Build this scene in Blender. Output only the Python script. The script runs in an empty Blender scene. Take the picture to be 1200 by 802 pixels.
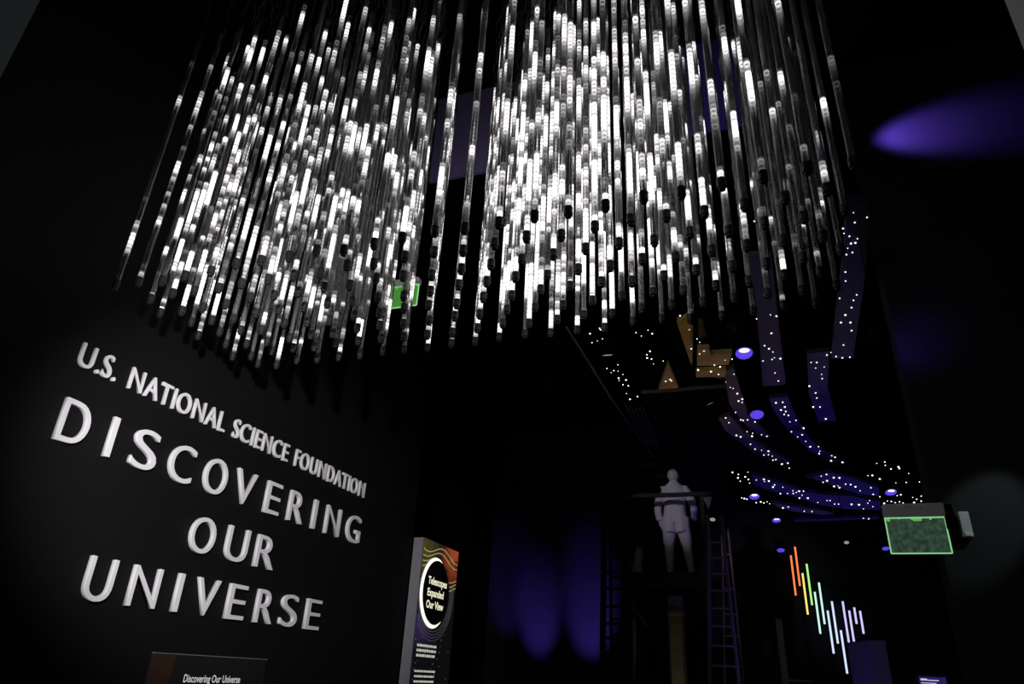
import bpy, bmesh, math, random
from mathutils import Vector, Matrix, noise

# ------------------------------------------------------------------ camera, world, exposure
sc = bpy.context.scene
COL = sc.collection
EYE = 1.6                                   # camera height above the floor
YAW, PITCH, ROLL, FPX = 0.3550, 0.4522, 0.0529, 806.3
_f = Vector((-math.sin(YAW) * math.cos(PITCH), math.cos(YAW) * math.cos(PITCH), math.sin(PITCH)))
_r0 = Vector((math.cos(YAW), math.sin(YAW), 0)); _u0 = _r0.cross(_f)
_r = _r0 * math.cos(ROLL) + _u0 * math.sin(ROLL)
_u = -_r0 * math.sin(ROLL) + _u0 * math.cos(ROLL)
cam_d = bpy.data.cameras.new('camera'); cam = bpy.data.objects.new('camera', cam_d); COL.objects.link(cam)
cam_d.sensor_width = 36.0; cam_d.lens = FPX / 1200 * 36.0; cam_d.clip_start = 0.02; cam_d.clip_end = 200
cam.matrix_world = Matrix(((_r.x, _u.x, -_f.x, 0), (_r.y, _u.y, -_f.y, 0), (_r.z, _u.z, -_f.z, EYE), (0, 0, 0, 1)))
sc.camera = cam
vs = sc.view_settings
vs.view_transform = 'Standard'; vs.look = 'None'; vs.gamma = 1.0; vs.use_curve_mapping = False; vs.exposure = 0.0
cy = sc.cycles
cy.use_denoising = True
cy.transparent_max_bounces = 64; cy.max_bounces = 8; cy.diffuse_bounces = 3; cy.glossy_bounces = 3
cy.caustics_reflective = False; cy.caustics_refractive = False; cy.sample_clamp_indirect = 3.0
w = bpy.data.worlds.new('world'); sc.world = w; w.use_nodes = True
w.node_tree.nodes['Background'].inputs[0].default_value = (0.9, 0.95, 1.0, 1)
w.node_tree.nodes['Background'].inputs[1].default_value = 0.0015   # the dim lobby behind the doorway

def P(v): return Vector((v[0], v[1], v[2] + EYE))
def ray(px): return _r * ((px[0] - 600) / FPX) + _u * ((401 - px[1]) / FPX) + _f
def aty(px, Y): d = ray(px); return P(d * (Y / d.y))
def atz(px, Z): d = ray(px); return P(d * (Z / d.z))
def atx(px, X): d = ray(px); return P(d * (X / d.x))
rnd = random.Random(7)

# ------------------------------------------------------------------ materials
MATS = {}
def mat(name, col, rough=0.6, metal=0.0, spec=0.4, var=0.12, scale=14.0, emit=None, estr=0.0, bump=0.0):
    """procedural material: base colour broken up by noise, optional fine relief"""
    if name in MATS: return MATS[name]
    m = bpy.data.materials.new(name); m.use_nodes = True; nt = m.node_tree
    b = nt.nodes['Principled BSDF']
    tc = nt.nodes.new('ShaderNodeTexCoord'); n = nt.nodes.new('ShaderNodeTexNoise')
    n.inputs['Scale'].default_value = scale; n.inputs['Detail'].default_value = 4
    nt.links.new(tc.outputs['Object'], n.inputs['Vector'])
    mx = nt.nodes.new('ShaderNodeMix'); mx.data_type = 'RGBA'
    mx.inputs['A'].default_value = (*[c * (1 - var) for c in col], 1)
    mx.inputs['B'].default_value = (*[min(1, c * (1 + var)) for c in col], 1)
    nt.links.new(n.outputs['Fac'], mx.inputs['Factor']); nt.links.new(mx.outputs['Result'], b.inputs['Base Color'])
    b.inputs['Roughness'].default_value = rough; b.inputs['Metallic'].default_value = metal
    b.inputs['Specular IOR Level'].default_value = spec
    if emit: b.inputs['Emission Color'].default_value = (*emit, 1); b.inputs['Emission Strength'].default_value = estr
    if bump:
        bp = nt.nodes.new('ShaderNodeBump'); bp.inputs['Strength'].default_value = bump; bp.inputs['Distance'].default_value = 0.01
        nt.links.new(n.outputs['Fac'], bp.inputs['Height']); nt.links.new(bp.outputs['Normal'], b.inputs['Normal'])
    MATS[name] = m
    return m
def glow(name, col, s, base=(0.02, 0.02, 0.02)): return mat(name, base, 0.4, emit=col, estr=s)

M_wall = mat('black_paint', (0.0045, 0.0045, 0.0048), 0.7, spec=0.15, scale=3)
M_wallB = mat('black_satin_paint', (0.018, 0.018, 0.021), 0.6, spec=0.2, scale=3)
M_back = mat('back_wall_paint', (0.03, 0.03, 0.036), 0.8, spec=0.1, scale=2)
M_floor = mat('dark_floor', (0.010, 0.010, 0.011), 0.55, spec=0.2, scale=6)
M_ceil = mat('black_ceiling', (0.004, 0.004, 0.0045), 0.9, spec=0.05, scale=4)
M_baffle = mat('black_baffle', (0.0015, 0.0015, 0.0015), 0.95, spec=0.0)
M_black = mat('black_metal', (0.004, 0.004, 0.0045), 0.7, spec=0.1, scale=20)
M_cap = mat('black_rubber_cap', (0.013, 0.013, 0.014), 0.45, spec=0.4, scale=30)
M_letter = mat('white_letter_face', (0.72, 0.71, 0.74), 0.55, spec=0.3, var=0.03, scale=8)
M_jamb = mat('slate_aluminium', (0.10, 0.125, 0.135), 0.5, metal=0.2, var=0.06, scale=9)
M_jamb2 = mat('grey_aluminium', (0.17, 0.20, 0.205), 0.45, metal=0.2, var=0.06, scale=9)
M_jline = mat('bright_aluminium', (0.5, 0.54, 0.56), 0.35, metal=0.3, var=0.05)
M_ribbon = mat('ribbon_fabric', (0.10, 0.10, 0.18), 0.85, spec=0.1, var=0.08, scale=5)
M_gold = mat('amber_fabric', (0.50, 0.37, 0.15), 0.85, spec=0.1, var=0.12, scale=5)
M_star = glow('fibre_star', (0.93, 0.96, 1.0), 2.2)
M_statue = mat('plaster', (0.50, 0.48, 0.47), 0.8, spec=0.15, var=0.10, scale=11, bump=0.25)
M_tower = mat('dark_timber', (0.018, 0.016, 0.017), 0.7, spec=0.2, var=0.25, scale=12)
M_ladder = mat('grey_timber', (0.17, 0.15, 0.14), 0.7, spec=0.2, var=0.2, scale=15)
M_ladderD = mat('blackened_timber', (0.012, 0.011, 0.012), 0.7, spec=0.2, var=0.2, scale=15)
M_tan = mat('tan_timber', (0.36, 0.30, 0.20), 0.75, spec=0.2, var=0.3, scale=7)
M_pink = mat('pale_cloth', (0.55, 0.36, 0.38), 0.85, spec=0.1, var=0.2, scale=9)  # pink light falling on the cloth is put into its colour
M_white = mat('white_plastic', (0.62, 0.61, 0.68), 0.5, spec=0.3, var=0.05)
M_grey = mat('grey_enamel', (0.80, 0.78, 0.84), 0.5, spec=0.3, var=0.05)
M_violet = mat('violet_panel', (0.17, 0.14, 0.30), 0.8, spec=0.1, var=0.06, scale=3)  # bluish light on the board put into its colour, no lamp on it
M_bviolet = mat('blue_violet_panel', (0.10, 0.07, 0.46), 0.8, spec=0.1, var=0.06, scale=3)  # stronger blue light, likewise carried by the base colour
M_strip = mat('grey_edge', (0.24, 0.24, 0.27), 0.6, var=0.05)
M_wire = mat('cable_sheath', (0.14, 0.14, 0.145), 0.35, spec=0.6)
M_col = mat('grey_column', (0.16, 0.15, 0.19), 0.6, var=0.06)

def clear_shell():
    m = bpy.data.materials.new('clear_polycarbonate'); m.use_nodes = True; nt = m.node_tree; nt.nodes.clear()
    out = nt.nodes.new('ShaderNodeOutputMaterial'); mx = nt.nodes.new('ShaderNodeMixShader')
    tr = nt.nodes.new('ShaderNodeBsdfTransparent'); tr.inputs[0].default_value = (0.93, 0.93, 0.93, 1)
    gl = nt.nodes.new('ShaderNodeBsdfGlossy'); gl.inputs['Roughness'].default_value = 0.12
    gl.inputs['Color'].default_value = (0.9, 0.9, 0.9, 1)
    lw = nt.nodes.new('ShaderNodeLayerWeight'); lw.inputs['Blend'].default_value = 0.30
    tc = nt.nodes.new('ShaderNodeTexCoord'); mp = nt.nodes.new('ShaderNodeMapping'); mp.inputs['Scale'].default_value = (60, 60, 1.5)
    nz = nt.nodes.new('ShaderNodeTexNoise'); nz.inputs['Scale'].default_value = 2.0
    nt.links.new(tc.outputs['Object'], mp.inputs[0]); nt.links.new(mp.outputs[0], nz.inputs['Vector'])
    ma = nt.nodes.new('ShaderNodeMath'); ma.operation = 'MULTIPLY_ADD'; ma.inputs[1].default_value = 0.20; ma.inputs[2].default_value = -0.05
    nt.links.new(nz.outputs['Fac'], ma.inputs[0])
    ad = nt.nodes.new('ShaderNodeMath'); ad.operation = 'ADD'; ad.use_clamp = True
    nt.links.new(lw.outputs['Fresnel'], ad.inputs[0]); nt.links.new(ma.outputs[0], ad.inputs[1])
    nt.links.new(ad.outputs[0], mx.inputs[0]); nt.links.new(tr.outputs[0], mx.inputs[1]); nt.links.new(gl.outputs[0], mx.inputs[2])
    nt.links.new(mx.outputs[0], out.inputs[0])
    return m
def led_core_mat():
    """frosted LED rod: lamps at a fixed pitch along the rod, switched on in runs; Object colour = (density, seed, level)"""
    m = bpy.data.materials.new('led_rod'); m.use_nodes = True; nt = m.node_tree; nt.nodes.clear(); L = nt.links.new
    N = nt.nodes.new
    def mth(op, a, b=None, c=None, clamp=False):
        n = N('ShaderNodeMath'); n.operation = op; n.use_clamp = clamp
        for k, v in enumerate((a, b, c)):
            if v is None: continue
            if isinstance(v, (int, float)): n.inputs[k].default_value = v
            else: L(v, n.inputs[k])
        return n.outputs[0]
    out = N('ShaderNodeOutputMaterial'); tc = N('ShaderNodeTexCoord'); sx = N('ShaderNodeSeparateXYZ'); L(tc.outputs['Object'], sx.inputs[0])
    oi = N('ShaderNodeObjectInfo'); sep = N('ShaderNodeSeparateColor'); L(oi.outputs['Color'], sep.inputs[0])
    dens, seed, lev = sep.outputs[0], sep.outputs[1], sep.outputs[2]
    z = sx.outputs[2]; seed_o = mth('MULTIPLY', seed, 97.0)
    pitch = 0.033; TL_ = 2.33
    k = mth('FLOOR', mth('DIVIDE', z, pitch)); fr = mth('FRACT', mth('DIVIDE', z, pitch))
    def nz1(src, scale, off):
        n = N('ShaderNodeTexNoise'); n.noise_dimensions = '1D'; n.inputs['Scale'].default_value = 1.0; n.inputs['Detail'].default_value = 0
        L(mth('ADD', mth('MULTIPLY', src, scale), mth('ADD', seed_o, off)), n.inputs['W']); return n.outputs['Fac']
    zc = mth('DIVIDE', z, pitch); slow = nz1(zc, 0.105, 3.1); mid = nz1(zc, 0.36, 51.7)
    wn = N('ShaderNodeTexWhiteNoise'); wn.noise_dimensions = '1D'; L(mth('ADD', k, seed_o), wn.inputs['W'])
    v = mth('ADD', mth('MULTIPLY', slow, 0.62), mth('ADD', mth('MULTIPLY', mid, 0.33), mth('MULTIPLY', wn.outputs['Value'], 0.10)))
    # v is centred near .52; lit where v > threshold set by density
    thr = mth('ADD', mth('MULTIPLY_ADD', dens, -0.42, 0.735), mth('MULTIPLY', mth('POWER', mth('DIVIDE', z, TL_), 2.0), 0.11))
    on = mth('MULTIPLY', mth('SUBTRACT', v, thr), 7.5, clamp=True)
    d = mth('ABSOLUTE', mth('SUBTRACT', fr, 0.5))                       # 0 at the lamp, .5 between lamps
    bead = mth('MULTIPLY_ADD', mth('COSINE', mth('MULTIPLY', d, 6.2832)), 0.30, 0.70)
    lamp = mth('MULTIPLY', on, bead)
    e = N('ShaderNodeEmission'); e.inputs[0].default_value = (1.0, 0.965, 0.955, 1)
    L(mth('MULTIPLY', mth('MULTIPLY', lamp, lev), 2.9), e.inputs[1])
    tr = N('ShaderNodeBsdfTransparent'); tr.inputs[0].default_value = (0.8, 0.8, 0.81, 1)
    df = N('ShaderNodeBsdfDiffuse'); df.inputs[0].default_value = (0.5, 0.5, 0.5, 1)
    tl = N('ShaderNodeBsdfTranslucent'); tl.inputs[0].default_value = (0.6, 0.6, 0.6, 1)
    h = N('ShaderNodeAddShader'); 
    m1 = N('ShaderNodeMixShader'); m1.inputs[0].default_value = 0.165
    L(tr.outputs[0], m1.inputs[1]); L(df.outputs[0], m1.inputs[2])
    m2 = N('ShaderNodeMixShader'); L(mth('MULTIPLY', lamp, 1.3, clamp=True), m2.inputs[0])
    L(m1.outputs[0], m2.inputs[1]); L(e.outputs[0], m2.inputs[2])
    L(m2.outputs[0], out.inputs[0])
    nt.nodes.remove(h); nt.nodes.remove(tl)
    return m
M_shell = clear_shell(); M_led = led_core_mat()

# ------------------------------------------------------------------ mesh helpers
def new_obj(name, bm_or_me, m=None, parent=None, smooth=False):
    if isinstance(bm_or_me, bmesh.types.BMesh):
        me = bpy.data.meshes.new(name); bmesh.ops.recalc_face_normals(bm_or_me, faces=bm_or_me.faces); bm_or_me.to_mesh(me); bm_or_me.free()
    else: me = bm_or_me
    if m is not None and not me.materials: me.materials.append(m)
    if smooth:
        for p in me.polygons: p.use_smooth = True
    o = bpy.data.objects.new(name, me); COL.objects.link(o)
    if parent is not None: o.parent = parent
    return o
def tag(o, label, cat, group=None):
    o['label'] = label; o['category'] = cat
    if group: o['group'] = group
    return o
def thing(name, label, cat, loc=(0, 0, 0), rz=0.0, group=None):
    o = bpy.data.objects.new(name, None); COL.objects.link(o); o.empty_display_size = 0.1
    o.location = loc; o.rotation_euler = (0, 0, rz)
    return tag(o, label, cat, group)
def struct(o): o['kind'] = 'structure'; return o
def box(bm, x0, x1, y0, y1, z0, z1, bev=0.0):
    r = bmesh.ops.create_cube(bm, size=1.0)
    for v in r['verts']:
        v.co = Vector(((x0 + x1) / 2 + v.co.x * (x1 - x0), (y0 + y1) / 2 + v.co.y * (y1 - y0), (z0 + z1) / 2 + v.co.z * (z1 - z0)))
    if bev:
        es = list({e for v in r['verts'] for e in v.link_edges})
        bmesh.ops.bevel(bm, geom=es, offset=bev, segments=2, affect='EDGES', profile=0.5)
    return bm
def boxbm(*a, **k): return box(bmesh.new(), *a, **k)
def frame_of(d):
    d = Vector(d).normalized(); a = Vector((0, 0, 1)) if abs(d.z) < 0.9 else Vector((1, 0, 0))
    x = a.cross(d).normalized(); return x, d.cross(x)
def tube(bm, pts, rad, n=8, caps=True):
    """swept round bar through pts; rad a number or one per point, or (rx, ry) pairs with fixed axes"""
    pts = [Vector(p) for p in pts]; rings = []
    for i, p in enumerate(pts):
        d = (pts[min(i + 1, len(pts) - 1)] - pts[max(i - 1, 0)])
        x, y = frame_of(d)
        r = rad[i] if isinstance(rad, (list, tuple)) else rad
        rx, ry = r if isinstance(r, (list, tuple)) else (r, r)
        rings.append([bm.verts.new(p + x * rx * math.cos(2 * math.pi * k / n) + y * ry * math.sin(2 * math.pi * k / n)) for k in range(n)])
    for a, b in zip(rings, rings[1:]):
        for k in range(n): bm.faces.new((a[k], a[(k + 1) % n], b[(k + 1) % n], b[k]))
    if caps: bm.faces.new(rings[0][::-1]); bm.faces.new(rings[-1])
    return bm
def lathe(bm, prof, n=16, center=(0, 0, 0)):
    """profile of (radius, z) revolved about z"""
    c = Vector(center); rings = []
    for r, z in prof: rings.append([bm.verts.new(c + Vector((r * math.cos(2 * math.pi * k / n), r * math.sin(2 * math.pi * k / n), z))) for k in range(n)])
    for a, b in zip(rings, rings[1:]):
        for k in range(n): bm.faces.new((a[k], a[(k + 1) % n], b[(k + 1) % n], b[k]))
    bm.faces.new(rings[0][::-1]); bm.faces.new(rings[-1])
    return bm
def prism(bm, pts, up):
    """polygon pts extruded by the vector up"""
    up = Vector(up); a = [bm.verts.new(Vector(p)) for p in pts]; b = [bm.verts.new(Vector(p) + up) for p in pts]
    n = len(pts)
    bm.faces.new(a[::-1]); bm.faces.new(b)
    for k in range(n): bm.faces.new((a[k], a[(k + 1) % n], b[(k + 1) % n], b[k]))
    return bm
def ico(bm, c, r, sub=1):
    res = bmesh.ops.create_icosphere(bm, subdivisions=sub, radius=1.0)
    rx, ry, rz = r if isinstance(r, (tuple, list)) else (r, r, r)
    for v in res['verts']: v.co = Vector((c[0] + v.co.x * rx, c[1] + v.co.y * ry, c[2] + v.co.z * rz))
    return bm
def glyph(ch, size, depth, offset=0.0, bevel=0.0, align='LEFT'):
    cu = bpy.data.curves.new('glyph', 'FONT'); cu.body = ch; cu.size = size; cu.extrude = depth / 2; cu.offset = offset
    cu.bevel_depth = bevel; cu.bevel_resolution = 1; cu.align_x = align; cu.resolution_u = 6
    o = bpy.data.objects.new('glyph', cu); COL.objects.link(o)
    dg = bpy.context.evaluated_depsgraph_get(); me = bpy.data.meshes.new_from_object(o.evaluated_get(dg))
    bpy.data.objects.remove(o); bpy.data.curves.remove(cu); me.materials.clear()
    return me
def extents(me):
    xs = [v.co.x for v in me.vertices]; ys = [v.co.y for v in me.vertices]
    return min(xs), max(xs), min(ys), max(ys)

# ------------------------------------------------------------------ the room
CEIL = EYE + 5.45
WX = -4.1                                                  # left wall plane
WB_Y = 5.5                                                 # right wall plane (faces the doorway)
BACK = 15.0
struct(new_obj('floor', boxbm(-6, 7, -3, BACK + 0.2, -0.1, 0), M_floor))
struct(new_obj('ceiling', boxbm(-6, 7, 0.6, BACK + 0.2, CEIL, CEIL + 0.1), M_ceil))
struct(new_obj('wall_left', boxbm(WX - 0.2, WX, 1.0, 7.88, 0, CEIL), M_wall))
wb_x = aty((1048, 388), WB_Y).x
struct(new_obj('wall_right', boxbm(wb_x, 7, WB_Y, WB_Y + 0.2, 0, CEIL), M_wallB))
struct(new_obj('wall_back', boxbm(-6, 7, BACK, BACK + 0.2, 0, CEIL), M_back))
struct(new_obj('wall_gallery_right', boxbm(4.4, 4.6, WB_Y + 0.2, BACK, 0, CEIL), M_wall))
struct(new_obj('wall_gallery_left', boxbm(-6.0, -5.8, 7.0, BACK, 0, CEIL), M_wall))
# black roof beams under the ceiling
for k, y in enumerate((5.6, 7.2, 8.8, 10.4, 12.0, 13.6)):
    bm = bmesh.new(); box(bm, -5.6, 4.3, y - 0.1, y + 0.1, CEIL - 0.03, CEIL); box(bm, -5.6, 4.3, y - 0.012, y + 0.012, CEIL - 0.3, CEIL - 0.03); box(bm, -5.6, 4.3, y - 0.1, y + 0.1, CEIL - 0.33, CEIL - 0.3)
    struct(new_obj('trim_%d' % (k + 1), bm, M_ceil))

# doorway we look through: aluminium jambs in the upper corners
def jamb(px_edge, side, Y=1.0):
    e = aty(px_edge, Y + .10).x
    lab = 'slate grey aluminium doorway jamb with a bright bead, beside the black lettered wall' if side < 0 else 'slate grey aluminium doorway jamb beside the black wall washed with violet light'
    t = thing('door_jamb', lab, 'door frame', (e, Y, 0))
    s = side
    new_obj('reveal_strip', boxbm(min(0, s * .062), max(0, s * .062), 0, .10, 0, 5.5), M_jamb2, t)
    new_obj('bead', boxbm(min(s * .062, s * .068), max(s * .062, s * .068), -.006, .09, 0, 5.5), M_jline, t)
    new_obj('face_panel', boxbm(min(s * .068, s * 1.6), max(s * .068, s * 1.6), .004, .12, 0, 5.5), M_jamb, t)
jamb((47, 0), -1); jamb((1177, 0), 1)
lp = bpy.data.lights.new('lobby_fill', 'AREA'); lp.energy = 9; lp.size = 1.2; lp.color = (0.9, 1.0, 1.0)  # unseen light added behind the camera to brighten the jambs
lo = bpy.data.objects.new('lobby_fill', lp); COL.objects.link(lo); lo.location = (-0.9, -1.8, 4.2); lo.rotation_euler = (math.radians(55), 0, 0)

# ------------------------------------------------------------------ hanging light tubes
H = 2.1; A = 0.0886 * H; DY = 0.0877 * H; X0 = -1.7727 * H; Y0 = 1.3007 * H; ZB = EYE + H
TL = 2.33; RT = 0.0185
def tube_mesh(name, r, z0, z1, n=12, seg=1, caps=False):
    bm = bmesh.new(); tube(bm, [(0, 0, z0 + (z1 - z0) * k / seg) for k in range(seg + 1)], r, n, caps); 
    me = bpy.data.meshes.new(name); bmesh.ops.recalc_face_normals(bm, faces=bm.faces); bm.to_mesh(me); bm.free()
    for p in me.polygons: p.use_smooth = True
    return me
me_shell = tube_mesh('tube_shell', RT, 0.03, TL); me_shell.materials.append(M_shell)
me_core = tube_mesh('led_rod', RT * 0.80, 0.05, TL - 0.03, 10); me_core.materials.append(M_led)
bm = lathe(bmesh.new(), [(0.0145, -0.014), (0.0165, -0.012), (0.0165, 0.0), (0.0225, 0.002), (0.0225, 0.030), (0.0205, 0.033), (0.0225, 0.036), (0.0225, 0.050), (0.0190, 0.053)], 14)
me_cap = bpy.data.meshes.new('end_cap'); bmesh.ops.recalc_face_normals(bm, faces=bm.faces); bm.to_mesh(me_cap); bm.free(); me_cap.materials.append(M_cap)
bm = lathe(bmesh.new(), [(0.0190, TL - 0.05), (0.0225, TL - 0.045), (0.0225, TL), (0.010, TL + 0.012), (0.006, TL + 0.04)], 12)
me_top = bpy.data.meshes.new('top_cap'); bmesh.ops.recalc_face_normals(bm, faces=bm.faces); bm.to_mesh(me_top); bm.free(); me_top.materials.append(M_cap)
me_cable = []
for q in range(6):
    pts = []; zt = CEIL - ZB
    for k in range(15):
        t = k / 14; a = 0.03 * math.sin(math.pi * t)
        pts.append((a * noise.noise((q * 7.3, t * 6, 1)) * 2, a * noise.noise((q * 7.3, t * 6, 9)) * 2, TL + 0.03 + (zt - TL - 0.03) * t))
    bm = tube(bmesh.new(), pts, 0.0035, 5); me = bpy.data.meshes.new('cable'); bm.to_mesh(me); bm.free(); me.materials.append(M_wire); me_cable.append(me)

def lit_density(i, r):
    u = i / 23.0
    d = 0.485 + 0.10 * math.sin(u * 9.0 + r * 0.5) + 0.14 * math.exp(-((u - 0.62) / 0.16) ** 2)
    if u > 0.78: d -= (u - 0.78) * 1.6
    if u < 0.10: d -= 0.02
    return max(0.20, min(0.80, d + rnd.uniform(-0.13, 0.13)))
ORD = ['first', 'second', 'third', 'fourth', 'fifth', 'sixth', 'seventh', 'eighth']
TEN = ORD + ['ninth', 'tenth', 'eleventh', 'twelfth', 'thirteenth', 'fourteenth', 'fifteenth', 'sixteenth', 'seventeenth', 'eighteenth', 'nineteenth', 'twentieth']
ORDN = TEN + ['twenty-' + q for q in ORD[:5]]
tubes = []
for r in range(8):
    n = 24 if r % 2 == 0 else 23
    for k in range(n):
        i = k if r % 2 == 0 else k + 0.5
        x = X0 + A * i + rnd.uniform(-.006, .006); y = Y0 + DY * r + rnd.uniform(-.006, .006); z = ZB + rnd.uniform(-.015, .015)
        t = thing('light_tube', 'clear LED light tube, %s from the lettered wall, %s row from the doorway' % (ORDN[k], ORD[r]), 'light tube', (x, y, z), 0, 'clear LED light tubes hanging in rows')
        t.rotation_euler = (rnd.uniform(-.004, .004), rnd.uniform(-.004, .004), rnd.uniform(0, 6.28))
        new_obj('tube_shell', me_shell, None, t)
        c = new_obj('led_rod', me_core, None, t)
        c.color = (lit_density(i, r), rnd.random(), rnd.uniform(0.75, 1.25), 1)
        new_obj('end_cap', me_cap, None, t); new_obj('top_cap', me_top, None, t)
        new_obj('cable', me_cable[rnd.randrange(6)], None, t)
        tubes.append(t)

# ------------------------------------------------------------------ raised lettering on the left wall
WALLROT = Matrix(((0, 0, 1, 0), (1, 0, 0, 0), (0, 1, 0, 0), (0, 0, 0, 1)))     # text x -> +y, text y -> +z, depth -> +x
LDEP = 0.034
def wall_letter(parent, ch, y0, y1, zb, zt, round_over, dep=LDEP, off=-0.010):
    me = glyph(ch, 1.0, dep / 0.28, off, 0.008); a0, a1, b0, b1 = extents(me)
    ov = 0.012 * (zt - zb) if round_over else 0.0
    sx = (y1 - y0) / (a1 - a0); sy = (zt - zb + 2 * ov) / (b1 - b0)
    zs = [v.co.z for v in me.vertices]; z0, z1 = min(zs), max(zs)
    for v in me.vertices:
        v.co = Vector(((v.co.x - a0) * sx, (v.co.y - b0) * sy - ov, (v.co.z - z0) / (z1 - z0) * dep))
    o = new_obj('letter', me, M_letter, parent)
    o.matrix_local = Matrix.Translation((0, y0 - parent.location.y, zb - parent.location.z)) @ WALLROT
    return o
def word(text, spans, zb, zt, label, cat='wall lettering'):
    t = thing('wall_lettering', label, cat, (WX, spans[0][0], EYE + zb))
    for ch, (a, b) in zip(text, spans): wall_letter(t, ch, a, b, EYE + zb, EYE + zt, ch in 'SCOGU')
    return t
word('DISCOVERING', [(2.924, 3.134), (3.297, 3.341), (3.501, 3.726), (3.849, 4.090), (4.216, 4.470), (4.575, 4.828), (4.985, 5.188), (5.325, 5.554), (5.712, 5.766), (5.936, 6.196), (6.333, 6.600)],
     1.190, 1.466, 'large raised white capitals spelling DISCOVERING on the black wall')
word('OUR', [(4.224, 4.488), (4.626, 4.886), (5.0, 5.258)], 0.735, 1.000, 'large raised white capitals spelling OUR on the black wall')
word('UNIVERSE', [(3.447, 3.659), (3.804, 4.054), (4.220, 4.270), (4.418, 4.665), (4.784, 5.000), (5.143, 5.373), (5.483, 5.73), (5.865, 6.100)],
     0.305, 0.570, 'large raised white capitals spelling UNIVERSE on the black wall')
# the smaller line above, set solid
s = 'U.S. NATIONAL SCIENCE FOUNDATION'
def wid(st): e = extents(glyph(st, 1.0, 0.0)); return e[1] - e[0]
hh = wid('HH'); adv = [wid('H' + s[:i] + 'H') - hh + 0.16 * s[:i].count(' ') for i in range(len(s))]
ys0, ys1 = 2.915, 6.60; cap0 = extents(glyph('N', 1.0, 0.0)); caph = cap0[3]
e_first = extents(glyph(s[0], 1.0, 0)); e_last = extents(glyph(s[-1], 1.0, 0))
kx = (ys1 - ys0) / (adv[-1] + e_last[1] - e_first[0]); kz = 0.158 / caph
t = thing('wall_lettering', 'line of smaller raised white capitals above the large word DISCOVERING', 'wall lettering', (WX, ys0, EYE + 1.69))
for ch, ad in zip(s, adv):
    if ch == ' ': continue
    me = glyph(ch, 1.0, 0.13, 0.0, 0.006)
    zs = [v.co.z for v in me.vertices]; z0, z1 = min(zs), max(zs)
    for v in me.vertices: v.co = Vector(((v.co.x * 0.92 + ad - e_first[0]) * kx, v.co.y * kz, (v.co.z - z0) / (z1 - z0) * 0.024))
    o = new_obj('period' if ch == '.' else 'letter', me, M_letter, t); o.matrix_local = WALLROT.copy()

# small plaque at eye height under the lettering
p0 = atx((178, 764), WX); p1 = atx((310, 775), WX)
t = thing('wall_plaque', 'black text plaque with a bronze swoosh reading Discovering Our Universe', 'plaque', (WX, p0.y, EYE - 0.9))
PW = p1.y - p0.y; PH = 0.928
M_plq = mat('plaque_black', (0.012, 0.011, 0.012), 0.5, spec=0.3)
new_obj('board', boxbm(0, 0.03, 0, PW, 0, PH, bev=0.003), M_plq, t)
new_obj('top_edge', boxbm(0.002, 0.031, 0, PW, PH, PH + 0.006), mat('plaque_edge', (0.14, 0.13, 0.15), 0.5), t)
sw = [(0.0, PH - .004), (0.20, PH - .004), (0.205, PH - .12), (0.16, PH - .25), (0.06, PH - .42), (0.0, PH - .48)]
new_obj('swoosh', prism(bmesh.new(), [(0.0302, a, b) for a, b in sw], (0.002, 0, 0)), mat('bronze_print', (0.030, 0.013, 0.006), 0.6, var=0.3, scale=8), t)
me = glyph('Discovering Our Universe', 1.0, 0.0, 0.012); a0, a1, b0, b1 = extents(me)
ta = atx((215, 795), WX + .03).y - p0.y; tb = atx((281, 797), WX + .03).y - p0.y; kx = (tb - ta) / (a1 - a0)
for v in me.vertices: v.co = Vector(((v.co.x - a0) * kx, v.co.y * kx * 1.25, 0.0))
o = new_obj('heading_text', me, glow('plaque_text', (0.8, 0.8, 0.8), 0.35, (0.7, 0.7, 0.7)), t); o.matrix_local = Matrix.Translation((0.0335, ta, PH - 0.178)) @ WALLROT
o['label'] = 'small white heading'

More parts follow.
